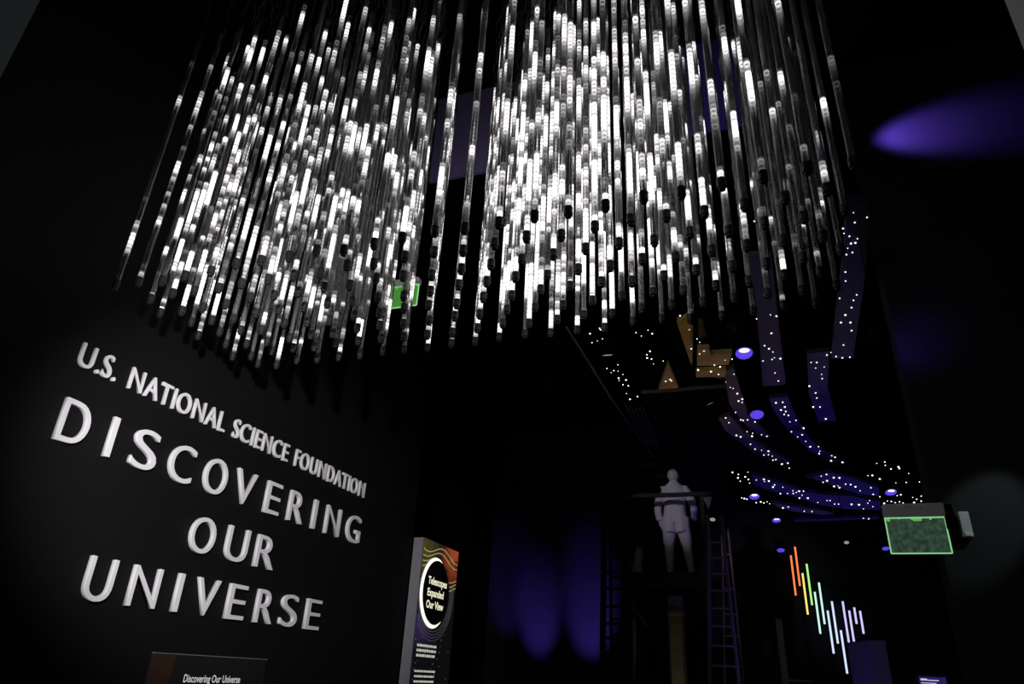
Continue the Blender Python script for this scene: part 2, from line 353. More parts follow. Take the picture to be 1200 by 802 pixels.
# ------------------------------------------------------------------ backlit graphic panel past the end of the lettering
GX = -3.97; gy0, gy1 = 7.93, 9.03; gz1 = EYE + 1.51; gz0 = 0.0
t = thing('graphic_panel', 'tall backlit graphic panel with a crescent ring and the words Telescopes Expanded Our View', 'sign', (GX, gy0, 0))
new_obj('side_edge', boxbm(WX - GX - .0, 0.0, -0.012, 0.0, gz0, gz1 - 0.005), M_strip, t)
def graphic_mat():
    m = bpy.data.materials.new('printed_graphic'); m.use_nodes = True; nt = m.node_tree; L = nt.links.new; N = nt.nodes.new
    b = nt.nodes['Principled BSDF']; b.inputs['Base Color'].default_value = (0.01, 0.01, 0.012, 1); b.inputs['Roughness'].default_value = 0.5
    tc = N('ShaderNodeTexCoord'); s = N('ShaderNodeSeparateXYZ'); L(tc.outputs['Object'], s.inputs[0])
    def rg(src, a, b_):
        r = N('ShaderNodeMapRange'); r.interpolation_type = 'SMOOTHSTEP'; L(src, r.inputs[0]); r.inputs[1].default_value = a; r.inputs[2].default_value = b_; return r.outputs[0]
    def mul(a, b_): n = N('ShaderNodeMath'); n.operation = 'MULTIPLY'; L(a, n.inputs[0]); L(b_, n.inputs[1]); return n.outputs[0]
    def inv(a): n = N('ShaderNodeMath'); n.operation = 'SUBTRACT'; n.inputs[0].default_value = 1; L(a, n.inputs[1]); return n.outputs[0]
    nz = N('ShaderNodeTexNoise'); nz.inputs['Scale'].default_value = 7; nz.inputs['Detail'].default_value = 5; L(tc.outputs['Object'], nz.inputs['Vector'])
    top = rg(s.outputs[2], gz1 - 0.55, gz1 - 0.1)
    org = mul(mul(top, rg(s.outputs[1], 0.45, 0.95)), rg(nz.outputs['Fac'], 0.2, 0.6))
    yel = mul(mul(rg(s.outputs[2], gz1 - 0.6, gz1 - 0.2), inv(rg(s.outputs[1], 0.1, 0.7))), nz.outputs['Fac'])
    vio = mul(mul(rg(s.outputs[2], gz1 - 1.35, gz1 - 1.0), inv(rg(s.outputs[2], gz1 - 0.95, gz1 - 0.7))), inv(rg(s.outputs[1], 0.1, 0.6)))
    acc = None
    for fac, c in ((org, (0.30, 0.052, 0.012)), (yel, (0.09, 0.075, 0.010)), (vio, (0.020, 0.012, 0.055))):
        mx = N('ShaderNodeMix'); mx.data_type = 'RGBA'; mx.blend_type = 'ADD'; mx.inputs['A'].default_value = (0.003, 0.003, 0.004, 1); mx.inputs['B'].default_value = (*c, 1)
        L(fac, mx.inputs['Factor'])
        if acc is not None: L(acc, mx.inputs['A'])
        acc = mx.outputs['Result']
    L(acc, b.inputs['Emission Color']); b.inputs['Emission Strength'].default_value = 1.0
    return m
new_obj('face', boxbm(WX - GX, 0.0, 0.0, gy1 - gy0, gz0, gz1), graphic_mat(), t)
cyc, czc, rr = 0.46, gz1 - 0.60, 0.40
def disc(r, x, cy_=cyc, cz_=czc, n=40, th=0.004):
    return prism(bmesh.new(), [(x, cy_ + r * math.cos(2 * math.pi * k / n), cz_ + r * math.sin(2 * math.pi * k / n)) for k in range(n)], (th, 0, 0))
new_obj('disc', disc(rr, 0.001), mat('print_black', (0.004, 0.004, 0.004), 0.6), t)
# crescent: thick on the side nearer the lettering, tapering at both ends
bm = bmesh.new(); outer = []; inner = []
for k in range(33):
    a = math.radians(70 + 235 * k / 32); th = 0.072 * math.sin(math.pi * k / 32) ** 0.8 + 0.004
    outer.append((0.006, cyc + (rr + th * .55) * math.cos(a), czc + (rr + th * .55) * math.sin(a))); inner.append((0.006, cyc + (rr - th * .45) * math.cos(a), czc + (rr - th * .45) * math.sin(a)))
vo = [bm.verts.new(p) for p in outer]; vi = [bm.verts.new(p) for p in inner]
for k in range(32): bm.faces.new((vo[k], vo[k + 1], vi[k + 1], vi[k]))
new_obj('crescent', bm, glow('crescent_light', (1.0, 0.99, 0.80), 1.3), t)
M_gtext = glow('panel_text', (1.0, 0.98, 0.70), 0.9)
for k, line in enumerate(('Telescopes', 'Expanded', 'Our View')):
    me = glyph(line, 0.125, 0.0, 0.003)
    o = new_obj('title_text', me, M_gtext, t); o.matrix_local = Matrix.Translation((0.0075, cyc - 0.235, czc + 0.085 - 0.14 * k)) @ WALLROT
M_gline = glow('wave_line', (0.85, 0.75, 0.30), 0.5); M_gline2 = glow('wave_line_grey', (0.5, 0.45, 0.5), 0.12)
for j in range(7):
    pts = []
    for k in range(40):
        y = 0.02 + (gy1 - gy0 - 0.04) * k / 39; z = gz1 - 0.03 - 0.065 * j - 0.11 * (0.5 - 0.5 * math.cos(7.2 * k / 39 + 0.35 * j + 2.4)) - 0.04 * k / 39
        if (y - cyc) ** 2 + (z - czc) ** 2 > (rr + 0.03) ** 2 and z < gz1 - 0.01: pts.append((0.004, y, z))
        elif len(pts) > 3: break
        else: pts = []
    if len(pts) > 3: new_obj('wave_line', tube(bmesh.new(), pts, 0.0045, 4), M_gline, t)
for j in range(4):
    pts = [(0.004, cyc + (rr + .06 + .035 * j) * math.cos(math.radians(a)), czc + (rr + .06 + .035 * j) * math.sin(math.radians(a))) for a in range(215, 376, 8)]
    pts = [p for p in pts if 0.01 < p[1] < gy1 - gy0 - 0.01]
    new_obj('wave_line', tube(bmesh.new(), pts, 0.0035, 4), M_gline2, t)
M_body = glow('panel_body_text', (0.9, 0.9, 0.78), 0.5)
for blk, (z, n, hgt) in enumerate(((gz1 - 1.22, 3, .020), (gz1 - 1.50, 3, .015), (gz1 - 1.69, 3, .015), (gz1 - 1.88, 3, .015))):
    for q in range(n):
        y = 0.10; bm = bmesh.new(); end = 0.10 + rnd.uniform(.42, .56)
        while y < end:
            l = rnd.uniform(.03, .085); box(bm, 0.0005, 0.003, y, y + l, z - q * .055 - hgt, z - q * .055 + hgt * .4); y += l + .016
        new_obj('text_line', bm, M_body, t)
bm = bmesh.new()
for q in range(40):
    y, z = rnd.uniform(.02, gy1 - gy0 - .02), gz1 - rnd.uniform(1.05, 1.9); ico(bm, (0.001, y, z), rnd.uniform(.003, .006), 1)
o = new_obj('printed_stars', bm, glow('print_star', (0.8, 0.8, 0.8), 0.25), t); o['kind'] = 'stuff'

# ------------------------------------------------------------------ ceiling ribbons, sails and fibre stars
def inside(p, poly):
    c = False
    for k in range(len(poly)):
        (x0, y0), (x1, y1) = poly[k], poly[k - 1]
        if (y0 > p[1]) != (y1 > p[1]) and p[0] < (x1 - x0) * (p[1] - y0) / (y1 - y0) + x0: c = not c
    return c
RIB = []
def ribbon(poly, Z, label, m=None, name='ceiling_ribbon', cat='ceiling panel', th=0.05, group=None):
    pts = [atz(p, Z) for p in poly]; c = sum(pts, Vector()) / len(pts)
    t = thing(name, label, cat, c, 0, group)
    new_obj('panel', prism(bmesh.new(), [p - c for p in pts], (0, 0, th)), m or M_ribbon, t)
    far = sorted(pts, key=lambda p: p.y)
    for p in (far[0], far[-1]):
        q = (p - c) * 0.85; new_obj('suspension_wire', tube(bmesh.new(), [(q.x, q.y, th), (q.x, q.y, CEIL - c.z)], 0.0025, 4), M_black, t)
    RIB.append((poly, Z, t, c)); return t
ribbon([(878, 300), (904, 300), (909, 345), (915, 400), (921, 451), (894, 453), (890, 400), (884, 345)], 3.2, 'straight violet-lit star ribbon ending beside the bright blue spotlight')
ribbon([(992, 235), (1016, 240), (1018, 270), (1013, 330), (1000, 419), (974, 421), (982, 350), (990, 290)], 3.2, 'wide violet star ribbon hanging beside the black right wall')
ribbon([(946, 415), (972, 412), (970, 455), (980, 493), (960, 496), (948, 462)], 3.2, 'short bent violet star ribbon in line with the wide one')
ribbon([(901, 467), (923, 465), (930, 482), (939, 501), (950, 515), (963, 527), (995, 543), (976, 546), (950, 530), (935, 515), (915, 494), (906, 480)], 3.2, 'curved violet star ribbon sweeping towards the light sticks')
M_rib_b = mat('ribbon_fabric_taupe', (0.16, 0.14, 0.14), 0.85, spec=0.1, var=0.1, scale=5)
ribbon([(839, 441), (860, 431), (867, 456), (873, 474), (880, 490), (903, 512), (893, 513), (880, 506), (868, 492), (851, 469), (846, 453)], 3.1, 'taupe star ribbon curving away below the amber sails', M_rib_b)
ribbon([(842, 491), (855, 487), (876, 511), (900, 527), (925, 541), (927, 550), (905, 546), (886, 533), (866, 518), (850, 505)], 2.95, 'grey star ribbon with a blunt end, running under the taupe ribbon', M_rib_b)
ribbon([(881, 556), (907, 564), (940, 575), (962, 580), (1000, 582), (1032, 589), (1032, 598), (990, 597), (960, 592), (930, 582), (905, 576), (884, 570)], 2.6, 'long violet star ribbon brightest near the hanging exit sign')
ribbon([(944, 560), (975, 554), (1000, 561), (1012, 566), (1030, 572), (1030, 582), (1005, 579), (984, 572), (965, 565)], 2.6, 'pointed violet star ribbon above the long one')
ribbon([(904, 589), (930, 594), (960, 598), (978, 602), (965, 604), (930, 600), (910, 594)], 2.6, 'thin reddish star ribbon under the long violet one', M_rib_b)
ribbon([(930, 609.5), (970, 608), (1030, 606), (1030, 608.5), (970, 611), (932, 612)], 2.6, 'thinnest dark ribbon below the reddish one')
# amber sails seen between black members
ribbon([(793, 378), (804, 373), (813, 360), (812.5, 390), (811, 431)], 3.3, 'amber triangular sail hanging past the last light tubes', M_gold, 'ceiling_sail')
ribbon([(819, 378), (824, 380), (828, 395), (818, 396)], 3.3, 'narrow amber sail tip above the black cross bar', M_gold, 'ceiling_sail')
ribbon([(817.5, 409), (831, 409), (833, 416), (858, 414), (854, 428), (817, 429)], 2.95, 'amber sail piece shaped like an L beside the blue spotlight', M_gold, 'ceiling_sail')
ribbon([(816, 436), (851, 434), (850, 442), (816, 442.5)], 2.9, 'thin amber strip sail under the black cross bar', M_gold, 'ceiling_sail')
ribbon([(783, 427), (795, 455), (772, 456.5)], 2.92, 'small amber triangular sail above the black soffit', M_gold, 'ceiling_sail')
# black baffles that carry the remaining stars
ribbon([(660, 380), (712, 380), (766, 470), (742, 480), (700, 430)], 3.35, 'black ceiling baffle dotted with stars beside the cable tray', M_baffle, 'ceiling_baffle')
ribbon([(738, 380), (775, 380), (790, 420), (778, 450), (763, 446), (752, 405)], 3.35, 'black ceiling baffle dotted with stars beside the small amber triangle', M_baffle, 'ceiling_baffle')
ribbon([(846, 546), (882, 546), (882, 572), (912, 588), (905, 596), (858, 586)], 2.64, 'black ceiling baffle dotted with stars at the end of the long violet ribbon', M_baffle, 'ceiling_baffle')
ribbon([(1013, 535), (1088, 535), (1088, 594), (1034, 598), (1034, 570), (1013, 562)], 2.66, 'black ceiling baffle dotted with stars above the exit sign', M_baffle, 'ceiling_baffle')

def crop(sc_, ox, oy, s): 
    v = [float(q) for q in s.replace(' ', ',').split(',')]
    return [(ox + v[k] * sc_, oy + v[k + 1] * sc_) for k in range(0, len(v), 2)]
STARS = crop(.2245, 660, 380, '140,50 190,22 195,30 150,97 178,88 205,77 380,45 408,62 443,32 465,50 453,142 437,160 438,177 461,182 472,208 473,257 482,284 522,193 537,212 532,243 535,300 558,290 565,296 228,232 285,213 264,243 250,254 287,246 312,263 290,282 292,295 328,292 312,317 340,322 330,363 349,392 388,378 848,490 865,515')
STARS += crop(.1371, 780, 360, '203,195 123,75 217,25 200,45 220,358 268,273 290,302 328,377 290,402 278,538 388,552 418,497 465,512 510,455 568,446 452,577 583,575 512,642 552,688 577,696 520,755 613,740 655,787')
STARS += crop(.2494, 860, 240, '562,38 626,60 568,84 513,112 517,135 543,149 581,160 571,180 550,183 535,205 529,235 557,225 524,317 525,359 497,440 577,424 562,450 553,484 524,519 503,554 548,554 553,592 515,660 456,695 437,707 480,714 510,720 545,717 143,426 200,524 107,537 172,518 96,78')
STARS += crop(.35, 680, 340, '640,145 617,187 632,197 645,208 650,227 612,238 642,233 670,230 652,278 663,305 773,243 792,243 817,258 788,262 808,283 810,297 767,322 788,345 792,362 780,392 803,392 822,432 655,378 678,376 685,392 672,402 688,407 683,417 697,420 722,437 702,442 748,463 707,475 743,485 728,492 755,507 770,525 798,525 802,540 800,548 842,555 840,572 853,560 878,577 530,372 542,377 520,410 537,435 545,437 560,435 585,442 523,487 537,492 558,475 575,490 577,480 607,485 625,490 570,517 585,533 607,537 615,553 630,540 630,552 643,557 645,570 655,568 675,583 695,580 700,597')
STARS += crop(.2083, 840, 540, '88,66 122,78 119,97 132,116 160,91 175,65 178,106 185,127 222,110 265,105 293,115 268,118 325,137 316,149 372,150 358,186 398,185 428,170 430,185 463,172 447,180 488,172 465,211 480,195 512,211 568,236 620,225 637,225 588,88 617,78 658,96 690,97 598,122 620,113 660,145 680,142 690,152 725,133 753,135 780,147 806,170 663,245 685,245 758,246 800,248 850,240 860,225 825,272 878,260 140,210 155,213 170,217 222,237 247,232 265,238 283,232 297,243 372,266 402,261 492,285 535,287 867,153 880,190 918,204 825,325 855,328 850,85 875,83 900,16 945,8 948,27 980,47 1022,35 1027,45 1080,73 1140,120 1066,123 1010,125 917,103 940,107 982,230 960,228 942,240 1003,237 1028,232 1048,238 1102,208 1125,218 1110,235 1150,200 1150,228 1015,197 1035,192')
bm = ico(bmesh.new(), (0, 0, 0), 1.0, 1); me_star = bpy.data.meshes.new('star_light'); bm.to_mesh(me_star); bm.free(); me_star.materials.append(M_star)
for p in STARS:
    best = next((q for q in RIB if inside(p, q[0])), None)
    if best is None: best = min(RIB, key=lambda q: min((p[0] - a) ** 2 + (p[1] - b) ** 2 for a, b in q[0]) + (0 if q[2].name.startswith('ceiling_baffle') else 400))
    poly, Z, t, c = best
    pos = atz(p, Z - 0.004) - c; dist = (pos + c - Vector((0, 0, EYE))).length
    o = new_obj('star_light', me_star, None, t); o.location = pos
    s_ = dist / FPX * rnd.choice((0.5, 0.6, 0.7, 0.8, 1.0)); o.scale = (s_, s_, s_)

# ------------------------------------------------------------------ spotlights and other ceiling hardware
LENS = {}
def lens_mat(kind):
    if kind == 'blue': return glow('blue_lens', (0.10, 0.055, 0.75), 1.0)
    if kind == 'dark': return mat('dark_lens', (0.01, 0.01, 0.012), 0.15)
    return glow('rim_glow', (0.8, 0.75, 0.6), 0.35)  # light on the pale rims of unlit fixtures put in as glow
def spotlight(px, Z, dia_px, kind, label, aim=None, hot=True, lamp=None, group=None, name='stage_spotlight'):
    loc = atz(px, Z); D = (loc - Vector((0, 0, EYE))).length; rad = dia_px / 2 * D / FPX
    aim = Vector(aim if aim else (0.05, -0.45, -1)).normalized()
    t = thing(name, label, 'spotlight', loc, 0, group)
    q = aim.to_track_quat('-Z', 'Y').to_matrix().to_4x4()
    L_ = rad * 3.2
    def put(nm, bm, m, smooth=True):
        o = new_obj(nm, bm, m, t, smooth); o.matrix_local = q.copy(); return o
    bm = bmesh.new(); lathe(bm, [(rad * .25, L_), (rad * .9, L_ * .93), (rad * 1.1, L_ * .6), (rad * 1.12, -rad * .12), (rad * 1.0, -rad * .12), (rad * .98, 0.0)], 20); put('can', bm, M_black, False)
    bm = bmesh.new(); lathe(bm, [(rad * .97, 0.004), (rad * .96, -0.002), (rad * .5, -rad * .05), (rad * .05, -rad * .07)], 20); lens_o = put('lens', bm, lens_mat(kind))
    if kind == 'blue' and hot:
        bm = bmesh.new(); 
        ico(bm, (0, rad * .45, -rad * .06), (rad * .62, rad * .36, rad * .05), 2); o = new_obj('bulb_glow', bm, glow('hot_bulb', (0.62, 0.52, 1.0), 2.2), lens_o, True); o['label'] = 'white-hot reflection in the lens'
    bm = bmesh.new(); s_ = Vector((1, 0, 0)); top = Vector((0, 0, L_ * 1.25))
    tube(bm, [(-rad * 1.25, 0, 0) , (-rad * 1.25, 0, L_ * 1.2), (rad * 1.25, 0, L_ * 1.2), (rad * 1.25, 0, 0)], rad * .10, 6)
    new_obj('yoke', bm, M_black, t)
    new_obj('hanging_stem', tube(bmesh.new(), [(0, 0, L_ * 1.2), (0, 0, CEIL - loc.z)], 0.004, 5), M_black, t)
    if lamp:
        e, col, ang, blend, target = lamp
        ld = bpy.data.lights.new('spot_beam', 'SPOT'); ld.energy = e; ld.color = col; ld.spot_size = math.radians(ang); ld.spot_blend = blend; ld.shadow_soft_size = rad * 0.6
        lo_ = bpy.data.objects.new('spot_beam', ld); COL.objects.link(lo_); lo_.parent = t
        d = Vector(target) - (loc + aim * (rad * .3)); lo_.matrix_local = Matrix.Translation(aim * (rad * .3)) @ d.to_track_quat('-Z', 'Y').to_matrix().to_4x4()
    return t
spotlight((872, 414), 3.05, 19, 'blue', 'lit blue stage spotlight with white-hot lens beside the amber sails')
spotlight((887, 486), 2.95, 15, 'blue', 'blue stage spotlight glowing between the taupe and curved violet ribbons', hot=False)
spotlight((884, 582), 2.45, 11, 'blue', 'blue spotlight at the tail of the long violet ribbon')
spotlight((910, 610), 2.45, 9, 'blue', 'blue spotlight beside the thin reddish ribbon')
spotlight((1044, 577), 2.45, 11, 'blue', 'blue spotlight among stars above the exit sign')
spotlight((915, 645), 1.9, 8, 'blue', 'small blue spotlight above the orange light sticks', hot=False)
spotlight((1038, 643), 1.9, 7, 'blue', 'small blue spotlight half hidden behind the exit sign', hot=False)
spotlight((858, 384), 3.05, 12, 'dark', 'unlit spotlight with pale rim hanging under the last light tubes', aim=(-.2, -.5, -1))
spotlight((712, 416), 3.2, 13, 'warm', 'round fixture with a dull cream rim on the star baffle by the cable tray', aim=(0, .3, -1))
spotlight((832, 473), 3.0, 9, 'warm', 'fixture with a cream rim beside the black soffit', aim=(.4, .3, -1))
spotlight((950, 571), 2.5, 8, 'warm', 'small cream fixture between the violet ribbons', aim=(0, .3, -1))
spotlight((835, 609), 1.9, 6, 'warm', 'small white fixture just above the right ladder', aim=(0, -.6, -1))
spotlight((992, 636), 1.7, 5, 'warm', 'tiny white fixture over the light sticks', aim=(0, -.6, -1))

# black soffit with a dim lower edge, cable tray, conduit and speaker disc
a, b = atz((752, 462), 3.0), atz((851, 455), 3.0)
t = thing('ceiling_soffit', 'black boxed soffit with a pale front edge above the statue', 'ceiling soffit', (a.x, a.y, a.z))
new_obj('box', boxbm(0, b.x - a.x, 0, 1.2, 0.03, CEIL - a.z), M_ceil, t)
new_obj('edge_trim', boxbm(0, b.x - a.x, -0.03, 0.0, -0.0, 0.03), mat('soffit_edge', (0.10, 0.10, 0.09), 0.6), t)
def bar_thing(name, label, cat, pts, rad, m, n=6):
    pts = [Vector(p) for p in pts]; c = pts[0]
    o = new_obj(name, tube(bmesh.new(), [p - c for p in pts], rad, n), m); o.location = c; return tag(o, label, cat)
M_cond = mat('conduit_grey', (0.13, 0.13, 0.13), 0.5, spec=0.4)
bar_thing('conduit', 'long straight grey conduit running under the ceiling towards the statue', 'conduit', [atz((664, 384), 3.3), atz((690, 425), 3.3), atz((716, 467), 3.3), atz((766, 537), 3.3)], 0.014, M_cond)
c0 = atz((738, 470), 3.36)
t = thing('cable_tray', 'hanging cable tray of parallel grey wires beside the conduit', 'cable tray', c0)
for k in range(5):
    q = atz((731 + 5.0 * k, 471), 3.36) - c0; q2 = atz((757 + 3.2 * k, 522), 3.36) - c0; new_obj('tray_wire', tube(bmesh.new(), [q, q2], 0.008, 5), M_cond, t)
for s_ in (0.15, 0.55, 0.9):
    l = atz((731, 471), 3.36).lerp(atz((757, 522), 3.36), s_) - c0; r_ = atz((751, 471), 3.36).lerp(atz((769.8, 522), 3.36), s_) - c0; new_obj('tray_rung', tube(bmesh.new(), [l, r_], 0.006, 5), M_cond, t)
dc = atz((766, 553), 3.30); t = thing('ceiling_disc', 'round dark ceiling disc with a thin pale rim behind the statue head', 'ceiling disc', dc)
new_obj('disc', lathe(bmesh.new(), [(0.36, 0), (0.375, 0.01), (0.36, 0.05), (0.1, 0.07)], 32), mat('disc_face', (.06, .055, .045), .7), t)
bm = bmesh.new(); n = 40
ringp = [(0.38 * math.cos(2 * math.pi * k / n), 0.38 * math.sin(2 * math.pi * k / n), 0) for k in range(n + 1)]; tube(bm, ringp, 0.012, 6, caps=False)
new_obj('rim', bm, M_cond, t); new_obj('hanging_stem', tube(bmesh.new(), [(0, 0, .06), (0, 0, CEIL - dc.z)], .012, 6), M_black, t)

# violet panels high behind the tubes
def vpanel(quad, Y, m, label):
    pts = [aty(p, Y) for p in quad]; x0 = (pts[0].x + pts[3].x) / 2; x1 = (pts[1].x + pts[2].x) / 2; zt = (pts[0].z + pts[1].z) / 2; zb = (pts[2].z + pts[3].z) / 2
    t = thing('hanging_panel', label, 'panel', (x0, Y, zb))
    new_obj('board', boxbm(0, x1 - x0, 0, 0.04, 0, zt - zb, bev=.004), m, t)
    for q in (0.1, x1 - x0 - 0.1): new_obj('suspension_wire', tube(bmesh.new(), [(q, .02, zt - zb), (q, .02, CEIL - zb)], .003, 4), M_black, t)
    return x0, x1, zb, zt
vA = vpanel([(513, 115), (605, 97), (597, 200), (505, 207)], 4.5, M_violet, 'dull violet board hung high behind the gap in the light tubes')
vB = vpanel([(735, 70), (861, 42), (874, 147), (745, 165)], 4.5, M_bviolet, 'deep blue-violet board hung high behind the thin right-hand light tubes')

# ------------------------------------------------------------------ exit signs
def exit_mat():
    m = bpy.data.materials.new('edge_lit_acrylic'); m.use_nodes = True; nt = m.node_tree; nt.nodes.clear(); N = nt.nodes.new; L = nt.links.new
    out = N('ShaderNodeOutputMaterial'); tr = N('ShaderNodeBsdfTransparent'); tr.inputs[0].default_value = (0.45, 0.55, 0.48, 1)
    e = N('ShaderNodeEmission'); tc = N('ShaderNodeTexCoord'); nz = N('ShaderNodeTexNoise'); nz.inputs['Scale'].default_value = 30; nz.inputs['Detail'].default_value = 6
    L(tc.outputs['Object'], nz.inputs['Vector'])
    cr = N('ShaderNodeValToRGB'); cr.color_ramp.elements[0].position = .35; cr.color_ramp.elements[0].color = (0.016, 0.030, 0.022, 1)
    cr.color_ramp.elements[1].position = .75; cr.color_ramp.elements[1].color = (0.058, 0.100, 0.070, 1); L(nz.outputs['Fac'], cr.inputs[0])
    L(cr.outputs[0], e.inputs[0]); e.inputs[1].default_value = 0.62
    gl = N('ShaderNodeBsdfGlossy'); gl.inputs['Roughness'].default_value = .15; gl.inputs[0].default_value = (.5, .5, .5, 1)
    ad = N('ShaderNodeAddShader'); m1 = N('ShaderNodeMixShader'); m1.inputs[0].default_value = 0.06
    L(tr.outputs[0], ad.inputs[0]); L(e.outputs[0], ad.inputs[1]); L(ad.outputs[0], m1.inputs[1]); L(gl.outputs[0], m1.inputs[2]); L(m1.outputs[0], out.inputs[0])
    return m
M_acr = exit_mat(); M_edge = glow('green_edge_light', (0.40, 1.0, 0.42), 0.62); M_hot = glow('green_hot_edge', (0.25, 0.85, 0.2), 0.5)
def exit_sign(loc, W, Hh, Hp, label, wall_gap=0.0, rz=0.0, face=None):
    """loc = top left of the housing front"""
    t = thing('exit_sign', label, 'exit sign', loc, rz)
    new_obj('housing', boxbm(0, W, 0, 0.07, -Hh, 0, bev=.004), M_grey, t)
    for k, q in enumerate((.40, .46, .62)): o = new_obj('screw', lathe(bmesh.new(), [(.0035, -.002), (.0035, .002)], 8), M_black, t); o.matrix_local = Matrix.Translation((W * q, -0.001, -Hh * .32)) @ Matrix.Rotation(math.pi / 2, 4, 'X')
    new_obj('acrylic_panel', boxbm(.006, W - .006, .030, .038, -Hh - Hp, -Hh), face or M_acr, t)
    x0, x1, z0, z1 = .004, W - .004, -Hh - Hp, -Hh; e = .0035
    for nm, (a0, a1, b0, b1) in (('edge', (x0 - e, x0 + e, z0, z1)), ('edge', (x1 - e, x1 + e, z0, z1)), ('edge', (x0, x1, z0 - e, z0 + e)), ('edge', (x0, x1, z1 - 2 * e, z1))):
        new_obj('lit_edge', boxbm(a0, a1, .028, .040, b0, b1), M_edge, t)
    for q in range(14):
        xx = rnd.choice((rnd.uniform(.03, .09), rnd.uniform(.35, .62), rnd.uniform(.1, .95))); ww = rnd.uniform(.006, .02)
        new_obj('light_leak', boxbm(W * xx, min(W - .01, W * xx + ww), .029, .0296, z1 - rnd.uniform(.010, .028), z1 - .0075), M_hot, t)
    if wall_gap: new_obj('wall_bracket', boxbm(W - .005, W + .05, .01, wall_gap, -Hh - Hp * .35, -.01), M_black, t)
    else: new_obj('hanging_stem', tube(bmesh.new(), [(W / 2, .035, 0), (W / 2, .035, CEIL - loc[2])], .006, 6), M_black, t)
    return t
e0 = aty((1034, 591), 5.25); e1 = aty((1105, 589), 5.25); e2 = aty((1037, 606), 5.25); e3 = aty((1041, 648), 5.25)
exit_sign(e0, e1.x - e0.x, e0.z - e2.z, e2.z - e3.z, 'edge-lit green exit sign in grey housing beside the right wall', WB_Y - 5.25)
g0 = aty((458, 329), 4.5); g1 = aty((490, 326), 4.5); g2 = aty((459, 335), 4.5); g3 = aty((459, 359), 4.5)
exit_sign(g0, g1.x - g0.x, g0.z - g2.z, g2.z - g3.z, 'small green exit sign seen between the hanging light tubes', face=glow('green_sign_face', (0.06, 0.26, 0.03), 0.8))

# strobe on the right wall
s0 = aty((1122, 600), WB_Y - 0.05); s1 = aty((1137, 630), WB_Y - 0.05)
t = thing('alarm_strobe', 'slim white plastic alarm strobe on the black wall beside the exit sign', 'alarm', (s0.x, WB_Y, s1.z))
SW, SH = 0.062, s0.z - s1.z
new_obj('housing', boxbm(0, SW, -0.06, 0.0, 0, SH, bev=.006), M_white, t)
new_obj('lens', boxbm(.012, SW - .012, -0.066, -0.06, 0.008, SH * .2, bev=.002), M_grey, t)

# ------------------------------------------------------------------ observing platform with the statue
TY = 10.9
pf = aty((735, 675), TY); pr = aty((829, 674), TY)
pz = aty((780, 672), TY).z; x0, x1 = pf.x, pr.x; fas = pz - aty((780, 690), TY).z
t = thing('viewing_tower', 'dark timber platform tower carrying the pale statue', 'tower', (x0, TY, 0))
W = x1 - x0
new_obj('deck', boxbm(0, W, 0, 1.0, pz - 0.06, pz), M_tower, t)
new_obj('fascia', boxbm(-.02, W + .02, -.04, 0, pz - fas, pz + 0.01), M_tower, t)
for x in (0.0, W):
    for y in (0.04, 0.94): new_obj('post', boxbm(x - .045, x + .045, y - .045, y + .045, 0, pz - .06), M_tower, t)
rz_ = aty((780, 581), TY).z - pz
for x in (0.0, W):
    for y in (0.0, 0.96): new_obj('rail_post', boxbm(x - .028, x + .028, y - .028, y + .028, pz, pz + rz_), M_ladder if False else M_tower, t)
new_obj('front_rail', boxbm(-.08, W + .16, -.05, .0, pz + rz_ - .03, pz + rz_ + .03), M_ladderD, t)
for x in (0.0, W): new_obj('side_rail', boxbm(x - .025, x + .025, 0, .98, pz + rz_ - .025, pz + rz_ + .025), M_tower, t)
new_obj('brace', tube(bmesh.new(), [aty((737, 656), TY + .5) - Vector((x0, TY, 0)), aty((750, 672), TY + .5) - Vector((x0, TY, 0))], .012, 6), M_tan, t)
new_obj('brace', tube(bmesh.new(), [aty((741, 710), TY + .3) - Vector((x0, TY, 0)), aty((758, 734), TY + .3) - Vector((x0, TY, 0))], .012, 6), M_tan, t)
new_obj('bracket', prism(bmesh.new(), [(W + .02, -.03, pz + rz_ - .05), (W + .16, -.03, pz + rz_ - .05), (W + .09, -.03, pz + rz_ - .24)], (0, .03, 0)), M_ladder, t)

def ladder(px_rows, Y, label, m, rung_px, lean=0.0, n_extra=4, rail=0.03, rung=0.018):
    """px_rows: (left, right) at top and bottom of what the photo shows; the ladder runs on to the floor"""
    (lt, rt), (lb, rb) = px_rows
    LT, RT_ = aty(lt, Y), aty(rt, Y); LB, RB = aty(lb, Y - lean), aty(rb, Y - lean)
    def down(a, b): k = a.z / (a.z - b.z); return a.lerp(b, k)
    L0, R0 = down(LT, LB), down(RT_, RB)
    base = (L0 + R0) / 2; base.z = 0
    t = thing('ladder', label, 'ladder', base)
    for a, b in ((LT, L0), (RT_, R0)): 
        bm = bmesh.new(); tube(bm, [b - base, a - base], rail, 4); new_obj('rail', bm, m, t)
    zs = [aty((lt[0], y), Y - lean * .5).z for y in rung_px]
    step = (zs[0] - zs[-1]) / (len(zs) - 1); z = zs[-1]
    while z - step > 0.15: z -= step; zs.append(z)
    for z in zs:
        k = (LT.z - z) / LT.z; a = LT.lerp(L0, k) - base; b = RT_.lerp(R0, k) - base
        new_obj('rung', tube(bmesh.new(), [a, b], rung, 6), m, t)
    return t
ladder((((829.5, 604), (845, 604)), ((832, 802), (866, 802))), TY - .1, 'tapered grey timber ladder lit violet, leaning on the statue platform', M_ladder, [634, 653, 672, 692, 713, 734, 757, 780], lean=.3, rail=.026, rung=.016)
ladder((((846, 620), (853, 620)), ((850, 802), (872, 802))), TY + 1.3, 'second timber ladder behind the violet-lit one', M_tan, [650, 690, 720, 745, 780], rail=.016, rung=.012)
